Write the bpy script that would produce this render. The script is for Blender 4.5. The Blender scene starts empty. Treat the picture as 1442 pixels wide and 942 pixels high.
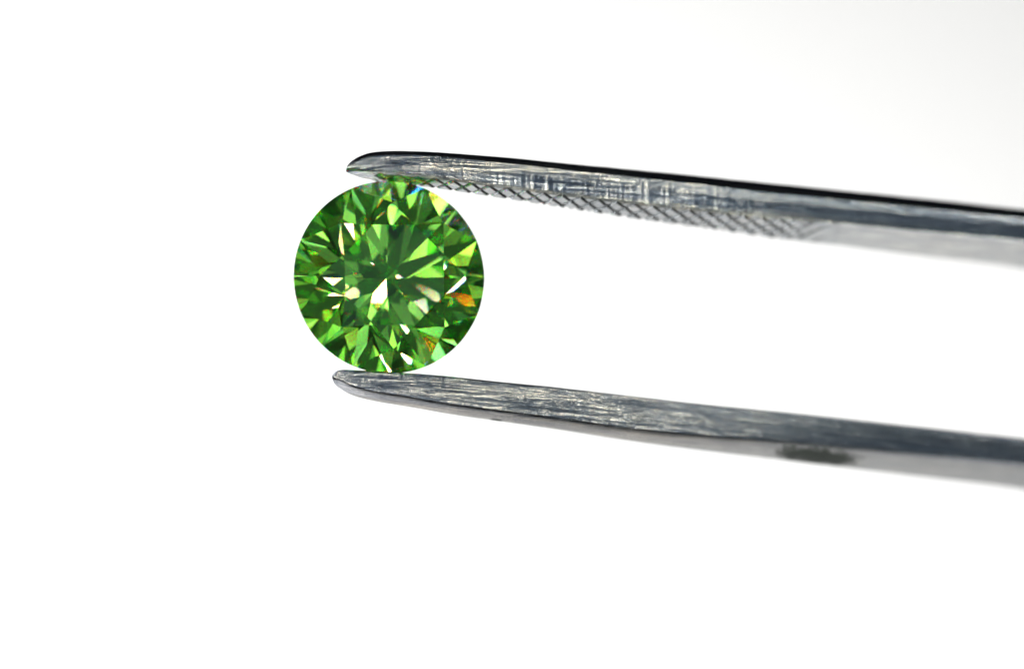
import bpy, bmesh, math, random
from mathutils import Vector, Matrix, noise
# one Blender unit is one millimetre
R = math.radians
scene = bpy.context.scene
C = scene.collection
scene.unit_settings.system = 'METRIC'
scene.unit_settings.scale_length = 0.001
scene.unit_settings.length_unit = 'MILLIMETERS'

# ------------------------------------------------------------------ camera
D = 150.0                 # camera to the plane of the stone
PX = 41.2                 # photograph pixels per millimetre on that plane
cam_d = bpy.data.cameras.new('camera')
cam = bpy.data.objects.new('camera', cam_d); C.objects.link(cam)
cam.location = (0, -D, 0); cam.rotation_euler = (R(90), 0, 0)
cam_d.sensor_width = 36; cam_d.lens = 36*D/(1442/PX)
cam_d.clip_start = 1; cam_d.clip_end = 3000
cam_d.dof.use_dof = True
cam_d.dof.focus_distance = D - 0.6
cam_d.dof.aperture_fstop = 0.0215
scene.camera = cam

# ------------------------------------------------------------------ world
w = bpy.data.worlds.new('World'); scene.world = w; w.use_nodes = True
w.node_tree.nodes['Background'].inputs[0].default_value = (0.85, 0.95, 1.0, 1)
w.node_tree.nodes['Background'].inputs[1].default_value = 0.02

# ------------------------------------------------------------------ lamps, all out of view; those in front added
def lamp(name, loc, aim, sx, sy, rad, col=(1, 1, 1), spread=180):
    l = bpy.data.lights.new(name, 'AREA'); l.shape = 'RECTANGLE'; l.size = sx; l.size_y = sy
    l.energy = rad*math.pi*sx*sy; l.color = col
    l.spread = R(spread)
    o = bpy.data.objects.new(name, l); C.objects.link(o)
    o.location = loc
    d = Vector(aim)-Vector(loc)
    o.rotation_euler = d.to_track_quat('-Z', 'Y').to_euler()
    return o
T0 = (0, 0, 0)
lamp('backdrop_lamp', (-70, 50, -78), (-25, 220, 0), 80, 30, 34.5)
lamp('backdrop_lamp', (70, 50, -78), (60, 220, -50), 80, 30, 20)
lamp('backdrop_lamp', (-125, 60, 60), (-10, 220, 0), 60, 60, 18)
lamp('added_cool_fill', (-30, -175, 34), T0, 80, 18, 1.0, (0.50, 0.70, 1.0))  # added unseen fill, turns the lower front of the upper arm bluish
lamp('added_dim_fill', (0, -235, -20), T0, 420, 300, 0.075, (0.60, 0.9, 1.0))  # added unseen behind the camera to lift the stone's dark facets
lamp('added_front_fill', (34, -140, 102), T0, 116, 26, 1.05, (0.93, 0.96, 1.0))  # added unseen fill that brightens the steel fronts
rl = random.Random(5)
for (x, y, z, sx, sy, rad) in ((-60, -178, 62, 50, 40, .42), (8, -172, -62, 44, 36, .45), (95, -150, -50, 50, 50, .28),
                               (-128, -120, 0, 40, 44, .35), (-20, -185, 78, 60, 24, .3), (130, -110, 40, 40, 60, .3), (20, -190, -36, 34, 24, .45)):
    lamp('added_fill', (x, y, z), T0, sx, sy, rad, (.9, .96, 1))  # added unseen fills for mid tones inside the stone
for ring, n, rad in ((22, 5, 2.6), (36, 8, 2.8), (54, 6, 1.6), (70, 6, 1.6)):   # added rings of small unseen panels, for facet contrast
    for k in range(n):
        az = 2*math.pi*(k+rl.uniform(-.25, .25))/n; el = R(ring+rl.uniform(-4, 4)); q = 165
        if 50 < math.degrees(az) % 360 < 130 and ring > 40: continue            # nothing overhead
        x, y, z = q*math.sin(el)*math.cos(az), -q*math.cos(el), q*math.sin(el)*math.sin(az)
        lamp('added_panel', (x, y, z), T0, rl.uniform(12, 24), rl.uniform(10, 18), rad*rl.uniform(.6, 1.5), (1, rl.uniform(.93, 1), rl.uniform(.75, 1)))
for (x, y, z, sz, rad, col) in (
    (-55, -120, 75, 8, 34, (1, 0.93, 0.80)), (62, -110, 66, 7, 34, (1, 0.95, 0.84)),
    (-110, -70, -48, 13, 60, (1, 0.96, 0.86)), (90, -70, -70, 11, 50, (0.95, 1, 1)),
    (-25, -90, -95, 11, 50, (1, 0.97, 0.88)), (-30, -140, 22, 6, 45, (1, 0.95, 0.86)),
    (35, -140, -28, 6, 45, (1, 0.95, 0.86)), (-100, -60, 70, 12, 50, (1, 0.95, 0.85)),
    (10, -80, 120, 12, 34, (1, 0.97, 0.9)), (-70, -130, -20, 8, 50, (1, 0.93, 0.75)),
    (55, -130, 10, 7, 45, (1, 0.85, 0.6)), (-45, -130, -60, 9, 55, (1, 0.97, 0.9)),
    (110, -100, 10, 9, 50, (1, 0.97, 0.9)), (30, -120, -70, 8, 50, (1, 0.97, 0.8)),
    (-125, -80, 10, 10, 50, (1, 0.9, 0.7)), (0, -150, 48, 3, 40, (1, 0.97, 0.9))):
    lamp('added_spark', (x, y, z), T0, sz*1.1, sz*1.1, rad*1.1, col)  # small unseen sources added to make white glints in the stone
scene.view_settings.view_transform = 'Standard'
scene.view_settings.look = 'None'
scene.view_settings.exposure = 0
scene.view_settings.gamma = 1
cy = scene.cycles
cy.max_bounces = 24; cy.transmission_bounces = 24; cy.glossy_bounces = 16; cy.transparent_max_bounces = 16
cy.sample_clamp_indirect = 12
cy.caustics_reflective = True; cy.caustics_refractive = True
cy.blur_glossy = 0.0
cy.use_denoising = True; cy.denoising_prefilter = 'ACCURATE'
cy.use_adaptive_sampling = False

# ------------------------------------------------------------------ node helper
class NT:
    def __init__(s, name):
        s.m = bpy.data.materials.new(name); s.m.use_nodes = True
        s.t = s.m.node_tree; s.t.nodes.clear()
        s.out = s.n('ShaderNodeOutputMaterial')
    def n(s, typ, **kw):
        x = s.t.nodes.new(typ)
        for k, v in kw.items():
            if k.startswith('i_'):
                key = k[2:]
                key = int(key) if key.isdigit() else key.replace('_', ' ')
                x.inputs[key].default_value = v
            else: setattr(x, k, v)
        return x
    def l(s, a, b): s.t.links.new(a, b)
    def math(s, op, a, b=None, clamp=False):
        x = s.n('ShaderNodeMath', operation=op); x.use_clamp = clamp
        for i, v in enumerate((a, b)):
            if v is None: continue
            if isinstance(v, (int, float)): x.inputs[i].default_value = v
            else: s.l(v, x.inputs[i])
        return x.outputs[0]
    def ramp(s, f, lo, hi, a=0.0, b=1.0):
        x = s.n('ShaderNodeMapRange'); x.clamp = True; x.interpolation_type = 'SMOOTHSTEP'
        s.l(f, x.inputs[0])
        for i, v in zip((1, 2, 3, 4), (lo, hi, a, b)): x.inputs[i].default_value = v
        return x.outputs[0]
    def noise(s, vec, scale, detail=3, rough=0.6, sc=(1, 1, 1)):
        mp = s.n('ShaderNodeMapping'); mp.inputs['Scale'].default_value = sc
        s.l(vec, mp.inputs[0])
        x = s.n('ShaderNodeTexNoise'); x.inputs['Scale'].default_value = scale
        x.inputs['Detail'].default_value = detail; x.inputs['Roughness'].default_value = rough
        s.l(mp.outputs[0], x.inputs['Vector'])
        return x.outputs[0]

# ------------------------------------------------------------------ materials
def metal(name, tip, groove_dark=False, stain=None, ticks=None, scratch=1.0, rough0=0.19, base=0.29, contrast=1.0, under_shade=1.0):
    """worn steel; uv.x is millimetres along the arm, uv.y millimetres round it"""
    N = NT(name)
    uv = N.n('ShaderNodeUVMap').outputs[0]
    sep = N.n('ShaderNodeSeparateXYZ'); N.l(uv, sep.inputs[0])
    u = sep.outputs[0]
    near = N.ramp(u, 9.0, 19.0, 1.0, 0.35)          # wear is strongest near the point
    streak = N.noise(uv, 1.0, 6, 0.66, (0.22, 9, 1))
    fine = N.noise(uv, 1.0, 4, 0.7, (0.8, 28, 1))
    pits = N.noise(uv, 9.0, 5, 0.75, (1, 1.4, 1))
    broad = N.noise(uv, 0.8, 3, 0.6, (1, 2, 1))
    vor = N.n('ShaderNodeTexVoronoi'); vor.inputs['Scale'].default_value = 7.5; vor.inputs['Randomness'].default_value = 1
    N.l(uv, vor.inputs['Vector'])
    dots = N.ramp(vor.outputs['Distance'], 0.06, 0.17, 1, 0)
    h = N.math('ADD', N.math('MULTIPLY', streak, 1.0), N.math('MULTIPLY', fine, 0.55))
    h = N.math('ADD', h, N.math('MULTIPLY', pits, 0.45))
    h = N.math('ADD', h, N.math('MULTIPLY', dots, -0.10))
    if ticks:
        v = sep.outputs[1]
        tk = N.noise(uv, 1.0, 4, 0.7, (9, 0.35, 1))
        tw = N.math('MULTIPLY', N.ramp(u, ticks[0], ticks[0]+3, 0, 1), N.ramp(u, ticks[1]-3, ticks[1], 1, 0))
        tw = N.math('MULTIPLY', tw, N.ramp(N.math('ADD', v, N.math('MULTIPLY', tk, 0.5)), ticks[2], ticks[2]+0.6, 0, 1))
        h = N.math('ADD', h, N.math('MULTIPLY', N.math('MULTIPLY', tk, tw), 1.4))
    bump = N.n('ShaderNodeBump'); bump.inputs['Distance'].default_value = 0.016
    N.l(N.math('MULTIPLY', near, 0.75*scratch), bump.inputs['Strength'])
    N.l(h, bump.inputs['Height'])
    p = N.n('ShaderNodeBsdfPrincipled'); p.inputs['Metallic'].default_value = 1
    N.l(bump.outputs[0], p.inputs['Normal'])
    cr = N.n('ShaderNodeValToRGB')
    E = cr.color_ramp.elements
    E[0].color = (base*0.07, base*0.11, base*0.20, 1); E[0].position = 0.41
    E[1].color = (base*2.95, base*2.85, base*2.7, 1); E[1].position = 0.59
    e = E.new(0.5); e.color = (base*0.64, base*0.76, base*0.95, 1)
    mixv = N.math('ADD', N.math('MULTIPLY', streak, 0.30), N.math('MULTIPLY', fine, 0.42))
    mixv = N.math('ADD', mixv, N.math('MULTIPLY', pits, 0.28))
    if ticks: mixv = N.math('ADD', mixv, N.math('MULTIPLY', N.math('MULTIPLY', N.math('SUBTRACT', tk, 0.53), tw), 0.42))
    ct = N.math('MULTIPLY', N.ramp(u, 7.0, 17.0, 1.45, 0.5), contrast)
    mixv = N.math('ADD', N.math('MULTIPLY', N.math('SUBTRACT', mixv, 0.5), ct), 0.5)
    N.l(mixv, cr.inputs[0])
    col = cr.outputs[0]
    rgh = N.math('ADD', N.math('MULTIPLY', broad, 0.22), rough0-0.17)
    if stain:
        dirt = 0.0
        for (su, sv, ru, rv) in stain:
            du = N.math('DIVIDE', N.math('SUBTRACT', u, su), ru)
            dv = N.math('DIVIDE', N.math('SUBTRACT', sep.outputs[1], sv), rv)
            dd = N.math('SQRT', N.math('ADD', N.math('MULTIPLY', du, du), N.math('MULTIPLY', dv, dv)))
            nn = N.noise(uv, 2.2, 6, 0.75)
            f = N.ramp(N.math('ADD', dd, N.math('MULTIPLY', N.math('SUBTRACT', nn, 0.5), 2.2)), 0.65, 1.15, 0.93, 0)
            mx = N.n('ShaderNodeMix', data_type='RGBA'); N.l(f, mx.inputs[0]); N.l(col, mx.inputs[6])
            mx.inputs[7].default_value = (0.02, 0.035, 0.03, 1); col = mx.outputs[2]
            rgh = N.math('ADD', rgh, N.math('MULTIPLY', f, 0.35))
            dirt = N.math('MAXIMUM', dirt, f)
    if True:       # front cool, other faces neutral and patchy; lower arm's underside shade painted into tint
        vv = N.math('MAXIMUM', N.ramp(sep.outputs[1], 1.15, 1.4, 0, 1), 1.0 if groove_dark else 0.0)
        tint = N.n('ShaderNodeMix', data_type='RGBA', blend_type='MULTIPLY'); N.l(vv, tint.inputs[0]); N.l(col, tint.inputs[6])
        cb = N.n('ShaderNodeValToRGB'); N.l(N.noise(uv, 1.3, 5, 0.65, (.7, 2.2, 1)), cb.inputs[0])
        cb.color_ramp.elements[0].color = (1.15*under_shade, 1.04*under_shade, 0.89*under_shade, 1); cb.color_ramp.elements[0].position = .35
        cb.color_ramp.elements[1].color = (1.95*under_shade, 1.78*under_shade, 1.5*under_shade, 1); cb.color_ramp.elements[1].position = .68
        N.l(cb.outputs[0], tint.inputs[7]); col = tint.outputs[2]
    if groove_dark:
        at = N.n('ShaderNodeAttribute', attribute_name='groove_dark')  # grooves take a darker colour, strongest along their centre
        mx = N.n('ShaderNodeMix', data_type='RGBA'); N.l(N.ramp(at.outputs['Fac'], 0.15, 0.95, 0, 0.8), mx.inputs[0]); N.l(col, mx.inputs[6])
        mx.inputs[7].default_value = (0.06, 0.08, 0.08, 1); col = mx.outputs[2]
    if stain:
        N.l(N.math('SUBTRACT', 1.0, dirt), p.inputs['Metallic'])
        N.l(N.math('MULTIPLY', N.math('SUBTRACT', 1.0, dirt), 0.5), p.inputs['Specular IOR Level'])
    N.l(col, p.inputs['Base Color']); N.l(rgh, p.inputs['Roughness'])
    N.l(p.outputs[0], N.out.inputs[0])
    return N.m

def gem_material():
    N = NT('green_diamond')
    geo = N.n('ShaderNodeNewGeometry')
    def g(ior, c):
        x = N.n('ShaderNodeBsdfGlass'); x.inputs['IOR'].default_value = ior
        x.inputs['Color'].default_value = (*c, 1); x.inputs['Roughness'].default_value = 0; return x
    a, b, c = g(2.395, (1, 0, 0)), g(2.417, (0, 1, 0)), g(2.445, (0, 0, 1))
    s1 = N.n('ShaderNodeAddShader'); N.l(a.outputs[0], s1.inputs[0]); N.l(b.outputs[0], s1.inputs[1])
    s2 = N.n('ShaderNodeAddShader'); N.l(s1.outputs[0], s2.inputs[0]); N.l(c.outputs[0], s2.inputs[1])
    ins = g(2.417, (1, 1, 1))
    mx = N.n('ShaderNodeMixShader'); N.l(geo.outputs['Backfacing'], mx.inputs[0])
    N.l(s2.outputs[0], mx.inputs[1]); N.l(ins.outputs[0], mx.inputs[2])
    N.l(mx.outputs[0], N.out.inputs['Surface'])
    v = N.n('ShaderNodeVolumeAbsorption')
    v.inputs['Color'].default_value = (0.50, 0.985, 0.0, 1); v.inputs['Density'].default_value = 0.235
    N.l(v.outputs[0], N.out.inputs['Volume'])
    return N.m

def card_material():
    N = NT('white_card')
    tc = N.n('ShaderNodeTexCoord').outputs['Object']
    n = N.noise(tc, 0.6, 5, 0.6)
    cr = N.n('ShaderNodeValToRGB'); N.l(n, cr.inputs[0])
    cr.color_ramp.elements[0].color = (0.80, 0.80, 0.80, 1); cr.color_ramp.elements[1].color = (0.84, 0.84, 0.84, 1)
    p = N.n('ShaderNodeBsdfPrincipled'); p.inputs['Roughness'].default_value = 0.85
    N.l(cr.outputs[0], p.inputs['Base Color'])
    N.l(p.outputs[0], N.out.inputs[0])
    return N.m

# ------------------------------------------------------------------ backdrop: a white card sweep
def build_backdrop():
    bm = bmesh.new()
    prof = [(100, -110)]
    for i in range(13):
        a = -90 + 90*i/12
        prof.append((130+90*math.cos(R(a)), -20+90*math.sin(R(a))))
    prof.append((220, 190))
    rows = []
    for y, z in prof:
        rows.append([bm.verts.new((x, y, z)) for x in (-260, 0, 260)])
    for r0, r1 in zip(rows, rows[1:]):
        for i in range(2): bm.faces.new((r0[i], r0[i+1], r1[i+1], r1[i]))
    me = bpy.data.meshes.new('backdrop'); bm.to_mesh(me); bm.free()
    for f in me.polygons: f.use_smooth = True
    me.materials.append(card_material())
    o = bpy.data.objects.new('backdrop', me); C.objects.link(o)
    s = o.modifiers.new('thickness', 'SOLIDIFY'); s.thickness = 0.6; s.offset = -1
    o['kind'] = 'structure'
    return o
build_backdrop()

# ------------------------------------------------------------------ tweezers
def P(px, py, y):
    """a place on the picture at depth y -> millimetres"""
    k = (D+y)/D
    return Vector(((px-721)/PX*k, y, -(py-471)/PX*k))
def interp(tab, x):
    # smooth (Catmull-like) interpolation of a table
    if x <= tab[0][0]: return tab[0][1]
    for i in range(len(tab)-1):
        x0, y0 = tab[i]; x1, y1 = tab[i+1]
        if x <= x1:
            def sl(j):
                a = tab[max(j-1, 0)]; b = tab[min(j+1, len(tab)-1)]
                return (b[1]-a[1])/(b[0]-a[0])
            t = (x-x0)/(x1-x0); h = x1-x0
            m0, m1 = sl(i)*h, sl(i+1)*h
            if i == 0: m0 = (y1-y0)*1.6 if x1-x0 < 15 else m0
            return (2*t**3-3*t*t+1)*y0+(t**3-2*t*t+t)*m0+(-2*t**3+3*t*t)*y1+(t**3-t*t)*m1
    return tab[-1][1]
# outline tables read off the photograph: top of the front face, its bottom, far edge of the face below
UP = dict(tip=(487, 16),
 top=[(487,238),(489,231),(493,226),(500,221),(507,217.5),(520,213),(540,210.5),(565,209.8),(600,210.5),(650,213.5),(720,218.5),(780,224),(900,234.5),(1000,243.5),(1120,255),(1200,263),(1300,273),(1442,288),(1800,322),(2400,395),(3300,545),(3900,655),(4300,735)],
 bot=[(487,239),(489,240),(500,239.5),(540,242.5),(584,246),(620,250),(700,260),(780,270),(900,284.5),(1000,295),(1120,307),(1200,315),(1300,325),(1442,338),(1800,378),(2400,455),(3300,600),(3900,702),(4300,775)],
 wid=[(487,.22),(489,.3),(496,.55),(510,.85),(540,1.0),(600,1.05),(700,1.12),(800,1.35),(900,1.6),(1000,1.85),(1120,2.25),(1200,2.5),(1300,2.7),(1442,3.0),(1800,4.2),(2400,6),(3300,8),(3900,8.5),(4300,8.5)])
LO = dict(tip=(467, 20),
 top=[(467,527),(470,522),(475,520),(484,519.8),(500,520.3),(530,521.7),(599,526),(690,535),(780,543.5),(900,557),(1000,568.5),(1120,580.5),(1200,589),(1300,600),(1442,616),(1800,655),(2400,705),(3300,762),(3900,785),(4300,791)],
 bot=[(467,529),(470,533),(478,537),(490,543.5),(507,549.5),(530,554.5),(564,560),(644,573.5),(700,581),(780,591.5),(900,608),(1000,617),(1120,625.5),(1200,632.5),(1300,641),(1442,654),(1800,697),(2400,755),(3300,812),(3900,832),(4300,835)],
 wid=[(467,.35),(470,.7),(475,.9),(490,1.0),(520,1.0),(600,1.03),(700,1.08),(800,1.2),(900,1.35),(1000,1.7),(1120,2.2),(1200,2.45),(1300,2.75),(1442,3.1),(1800,4.2),(2400,6),(3300,8),(3900,8.5),(4300,8.5)])
TH = R(18)
VB = Vector((0, math.cos(TH), -math.sin(TH)))       # across the width of an arm, away from the camera
def depth(px):
    # flat near the stone, then running away from the camera
    return -0.52 + 0.27*max(0.0, (px-640)/PX) + 0.0*px
def depth_s(px):
    x = (px-640)/PX
    return -0.52 + 0.27*0.5*(x+math.sqrt(x*x+4))-0.27*0.08

def ramp_(x, a, b, u, v):
    t = min(1, max(0, (x-a)/(b-a))); return u+(v-u)*t
def rounded(poly, radii, seg=4):
    """round the corners of a 2-D polygon"""
    out = []
    n = len(poly)
    for i in range(n):
        p, a, b = Vector(poly[i]), Vector(poly[i-1]), Vector(poly[(i+1) % n])
        da, db = (a-p), (b-p)
        if isinstance(radii[i], tuple) and len(radii[i]) == 3:     # an unequal round
            pa = p+da.normalized()*min(radii[i][1], da.length*.42); pb = p+db.normalized()*min(radii[i][0], db.length*.8)
            for k in range(seg+2):
                t = k/(seg+1); out.append((1-t)**2*pa+2*t*(1-t)*p+t*t*pb)
            continue
        if isinstance(radii[i], tuple):             # a straight chamfer with its two cut lengths, edges barely broken
            f = min(1, da.length*0.45/radii[i][1], db.length*0.45/radii[i][0])
            pb = p+db.normalized()*radii[i][0]*f; pa = p+da.normalized()*radii[i][1]*f
            out += [pa+(pa-p)*0.12, pa+(pb-pa)*0.12, pb+(pa-pb)*0.06, pb+(pb-p)*0.06, pb+(pb-p)*0.07]
            continue
        r = min(radii[i], da.length*0.42, db.length*0.42)
        pa, pb = p+da.normalized()*r, p+db.normalized()*r
        for k in range(seg+1):
            t = k/seg
            out.append((1-t)**2*pa+2*t*(1-t)*p+t*t*pb)
    return out

def frame(tab, px, seed):
    """corner points of the section at column px"""
    y0 = depth_s(px)
    j = 0.25*noise.noise(Vector((px*0.045, seed, 0)))+0.35*noise.noise(Vector((px*0.013, seed, 5)))
    j2 = 0.12*noise.noise(Vector((px*0.06, seed, 9)))
    ft = P(px, interp(tab['top'], px)+j, y0)
    fb = P(px, interp(tab['bot'], px)+j2, y0+0.02)
    wd = interp(tab['wid'], px)
    # points further back in the width sit at the same x
    p0, ln = tab['tip']
    t = min(1, max(0, (px-p0)/ln))
    off = VB*(0.55*wd*(1-math.sqrt(max(0, 1-(1-t)**2))))   # the point is rounded in plan too
    bb = fb+VB*wd; bt = ft+VB*wd
    ft = ft+off; fb = fb+off
    return ft, fb, bb, bt, wd

def build_arm(name, tab, px0, seed, radii, mat, parent):
    cols = []
    x = px0; step = 0.6
    while x < 4300:
        cols.append(x); x += step; step = min(step*1.12, 5.0 if x < 1500 else 60)
    cols.append(4300)
    bm = bmesh.new(); uvl = bm.loops.layers.uv.new('UVMap')
    rings = []; info = []
    for px in cols:
        ft, fb, bb, bt, wd = frame(tab, px, seed)
        poly = [(ft.y, ft.z), (fb.y, fb.z), (bb.y, bb.z), (bt.y, bt.z)]
        pts = rounded(poly, radii(px))
        ring = [bm.verts.new((ft.x, q.x, q.y)) for q in pts]
        per = [0]
        for i in range(1, len(pts)+1): per.append(per[-1]+(Vector(pts[i % len(pts)])-Vector(pts[i-1])).length)
        rings.append(ring); info.append(((px-px0)/PX, per))
    n = len(rings[0])
    for r in range(len(rings)-1):
        for i in range(n):
            k = (i+1) % n
            f = bm.faces.new((rings[r][i], rings[r+1][i], rings[r+1][k], rings[r][k]))
            f.smooth = True
            c = [(r, i), (r+1, i), (r+1, i+1), (r, i+1)]
            for lo, (rr, ii) in zip(f.loops, c):
                lo[uvl].uv = (info[rr][0], info[rr][1][ii])
    f = bm.faces.new(rings[0]); f.smooth = False
    for lo in f.loops: lo[uvl].uv = (lo.vert.co.y*0.5, lo.vert.co.z)
    bm.faces.new(list(reversed(rings[-1])))
    bmesh.ops.recalc_face_normals(bm, faces=bm.faces)
    me = bpy.data.meshes.new(name); bm.to_mesh(me); bm.free()
    me.materials.append(mat)
    o = bpy.data.objects.new(name, me); C.objects.link(o); o.parent = parent
    o.modifiers.new('wn', 'WEIGHTED_NORMAL')
    return o

def build_grip(tab, a, b, seed, mat, parent, side):
    """cross-cut diamond knurling on the gripping face: raised lozenges between V grooves"""
    bm = bmesh.new(); uvl = bm.loops.layers.uv.new('UVMap'); gl = bm.verts.layers.float.new('groove_dark')
    NX, NV = 900, 60
    rows = []
    for i in range(NX+1):
        px = a+(b-a)*i/NX
        ft, fb, bb, bt, wd = frame(tab, px, seed)
        e = (fb, bb) if side < 0 else (ft, bt)
        nrm = Vector((0, -math.sin(TH), -math.cos(TH))) if side < 0 else Vector((0, math.sin(TH), math.cos(TH)))
        s = px/PX
        row = []
        for k in range(NV+1):
            t = 0.05+0.93*k/NV
            if side > 0: t = 0.38+0.60*k/NV
            v = t*wd
            fade = min(1, (px-a)/12, max(0, (b-px))/70)
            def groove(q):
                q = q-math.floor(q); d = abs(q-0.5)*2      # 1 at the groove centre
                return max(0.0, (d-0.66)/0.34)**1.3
            wob = 0.05*noise.noise(Vector((s*1.1, v*1.3, seed)))
            g1 = groove(s/0.62+v/1.05+wob); g2 = groove(s/0.62-v/1.05+wob)
            if px > b-70: g2 *= max(0, (b-px)/70)**1.5
            g = max(g1, g2)
            edge = 1.0 if 0 < k < NV and 0 < i < NX else -0.8
            hgt = (0.006+0.05*(1-g)*min(1, (b-px)/90, (px-a)/10)) if edge > 0 else -0.02
            if hgt > 0 and side < 0: hgt *= 1+0.7*ramp_(px, 620, 720, 0, 1)
            co = e[0]+(e[1]-e[0])*t+nrm*hgt
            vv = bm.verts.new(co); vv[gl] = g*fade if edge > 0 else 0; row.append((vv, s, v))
        rows.append(row)
    for i in range(NX):
        for k in range(NV):
            q = [rows[i][k], rows[i+1][k], rows[i+1][k+1], rows[i][k+1]]
            f = bm.faces.new([z[0] for z in q]); f.smooth = False
            for lo, z in zip(f.loops, q): lo[uvl].uv = (z[1], z[2])
    bmesh.ops.recalc_face_normals(bm, faces=bm.faces)
    me = bpy.data.meshes.new('knurled_grip'); bm.to_mesh(me); bm.free()
    # the sheet is open: make the normals face the stone
    me.materials.append(mat)
    o = bpy.data.objects.new('knurled_grip', me); C.objects.link(o); o.parent = parent
    return o

tw = bpy.data.objects.new('tweezers', None); C.objects.link(tw)
tw['label'] = 'scratched steel tweezers holding the green diamond between two knurled tips'
tw['category'] = 'tweezers'
m_up = metal('worn_steel', 489, ticks=(3.5, 15, 0.62), scratch=1.0)
m_lo = metal('pitted_steel', 470, stain=[(16.6, 2.35, 1.55, 1.15), (5.6, 2.0, .22, .2)], scratch=1.15, rough0=0.20, base=0.25, under_shade=0.50)
m_kn = metal('knurled_steel', 489, groove_dark=True, scratch=0.25, rough0=0.30, base=0.30, contrast=0.6)
m_gr = metal('ground_steel', 489, scratch=0.25, rough0=0.30, base=0.80, contrast=0.3)
up = build_arm('upper_arm', UP, 487, 3.1, lambda p: ((ramp_(p, 500, 1100, .18, .47), ramp_(p, 500, 1100, .15, .44)), (0.11, ramp_(p, 560, 800, .10, .48)), 0.08, 0.2), m_up, tw)
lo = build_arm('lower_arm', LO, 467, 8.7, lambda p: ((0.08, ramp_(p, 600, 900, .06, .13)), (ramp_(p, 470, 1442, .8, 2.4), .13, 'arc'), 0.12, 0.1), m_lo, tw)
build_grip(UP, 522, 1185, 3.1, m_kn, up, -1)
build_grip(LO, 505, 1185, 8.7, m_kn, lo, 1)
# the riveted end where the two arms meet, far out of the frame
def build_end():
    bm = bmesh.new()
    a = frame(UP, 4290, 3.1); b = frame(LO, 4290, 8.7)
    x0 = a[0].x-14; x1 = a[0].x+1
    bmesh.ops.create_cube(bm, size=1)
    zt, zb = a[0].z, b[1].z-0.1
    wd = a[4]
    for v in bm.verts:
        x = x0 if v.co.x < 0 else x1
        base = Vector((x, a[0].y, 0))
        z = zt if v.co.z > 0 else zb
        v.co = Vector((x, a[0].y, z)) + (VB*wd*0.98+Vector((0, -.05, 0)) if v.co.y > 0 else Vector((0, 0.15, 0)))
    bmesh.ops.bevel(bm, geom=bm.edges[:], offset=0.3, segments=3, affect='EDGES')
    me = bpy.data.meshes.new('joint_block'); bm.to_mesh(me); bm.free(); me.materials.append(m_gr)
    me.uv_layers.new(name='UVMap')
    o = bpy.data.objects.new('joint_block', me); C.objects.link(o); o.parent = tw
build_end()

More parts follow.
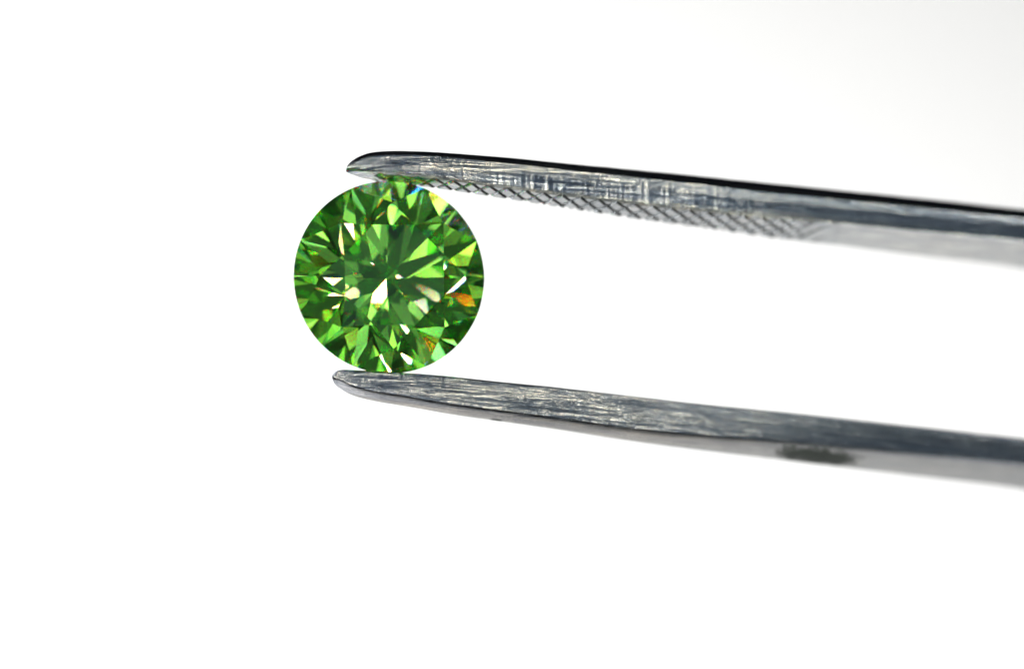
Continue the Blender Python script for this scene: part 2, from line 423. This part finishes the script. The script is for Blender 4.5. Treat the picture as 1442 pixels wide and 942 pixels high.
# ------------------------------------------------------------------ the brilliant-cut stone
def build_gem():
    Rg = 135.6/PX
    rt = 0.56*Rg; hc = (Rg-rt)*math.tan(R(34.5)); hp = Rg*math.tan(R(41.3)); gt = 0.035*Rg*2*0.5
    bm = bmesh.new()
    NS = 160
    z0, z1 = -hp*1.2, hc*2.2
    lo_ = [bm.verts.new((Rg*math.cos(2*math.pi*i/NS), Rg*math.sin(2*math.pi*i/NS), z0)) for i in range(NS)]
    hi_ = [bm.verts.new((v.co.x, v.co.y, z1)) for v in lo_]
    bm.faces.new(list(reversed(lo_))); bm.faces.new(hi_)
    for i in range(NS): bm.faces.new((lo_[i], lo_[(i+1) % NS], hi_[(i+1) % NS], hi_[i]))
    def cut(co, no):
        r = bmesh.ops.bisect_plane(bm, geom=bm.verts[:]+bm.edges[:]+bm.faces[:], dist=1e-5, plane_co=co, plane_no=no, clear_outer=True)
        ed = [e for e in r['geom_cut'] if isinstance(e, bmesh.types.BMEdge)]
        ed = [e for e in ed if e.is_valid and len(e.link_faces) == 1]
        if len(ed) > 2: bmesh.ops.contextual_create(bm, geom=ed)
    def plane3(a, b, c):
        n = (b-a).cross(c-a).normalized()
        if n.dot(a) < 0 and abs(n.dot(a)) > 1e-6: n = -n
        return a, n
    def az(d, r, z): return Vector((r*math.cos(R(d)), r*math.sin(R(d)), z))
    zg = gt                               # top of the girdle at the facet tips
    A0 = 22.5
    cut(Vector((0, 0, zg+hc)), Vector((0, 0, 1)))
    rs = (rt*math.cos(R(22.5))+Rg)*0.5
    def bez(p_dot): return zg+hc*(Rg-p_dot)/(Rg-rt)
    rng = random.Random(4)
    for k in range(8):
        a = A0+45*k
        n = Vector((math.cos(R(a))*hc, math.sin(R(a))*hc, (Rg-rt))).normalized()
        cut(az(a, Rg, zg), n)
        S = az(a+22.5, rs, bez(rs*math.cos(R(22.5))))
        Ta, Tb = az(a, rt, zg+hc), az(a+45, rt, zg+hc)
        cut(*plane3(Ta, Tb, S))
        Ga, Gm, Gb = az(a, Rg, zg), az(a+22.5, Rg, zg), az(a+45, Rg, zg)
        cut(*plane3(S, Ga, Gm)); cut(*plane3(S, Gm, Gb))
    hpp = hp
    for k in range(8):
        a = A0+45*k
        n = Vector((math.cos(R(a))*hpp, math.sin(R(a))*hpp, -Rg)).normalized()
        cut(az(a, Rg, -gt), n)
        rp = Rg*(1-0.78)
        def pav(pd): return -gt-hpp*(Rg-pd)/Rg
        Pm = az(a+22.5, rp, pav(rp*math.cos(R(22.5))))
        Ga, Gm, Gb = az(a, Rg, -gt), az(a+22.5, Rg, -gt), az(a+45, Rg, -gt)
        cut(*plane3(Pm, Ga, Gm)); cut(*plane3(Pm, Gm, Gb))
    bmesh.ops.remove_doubles(bm, verts=bm.verts[:], dist=1e-4)
    bmesh.ops.recalc_face_normals(bm, faces=bm.faces)
    print('gem faces', len(bm.faces), 'open', sum(1 for e in bm.edges if len(e.link_faces) != 2))
    me = bpy.data.meshes.new('green_diamond'); bm.to_mesh(me); bm.free()
    me.materials.append(gem_material())
    o = bpy.data.objects.new('green_diamond', me); C.objects.link(o)
    # face-up axis (+z) turned to the camera (-y), then yawed right and pitched up
    o.matrix_world = Matrix.Translation(P(548, 390.6, 0.0)) @ Matrix.Rotation(R(11), 4, 'Z') @ Matrix.Rotation(R(-4), 4, 'X') @ Matrix.Rotation(R(90), 4, 'X')
    o['label'] = 'round brilliant-cut green diamond gripped upright between the two tweezer tips'
    o['category'] = 'diamond'
    return o
gem = build_gem()
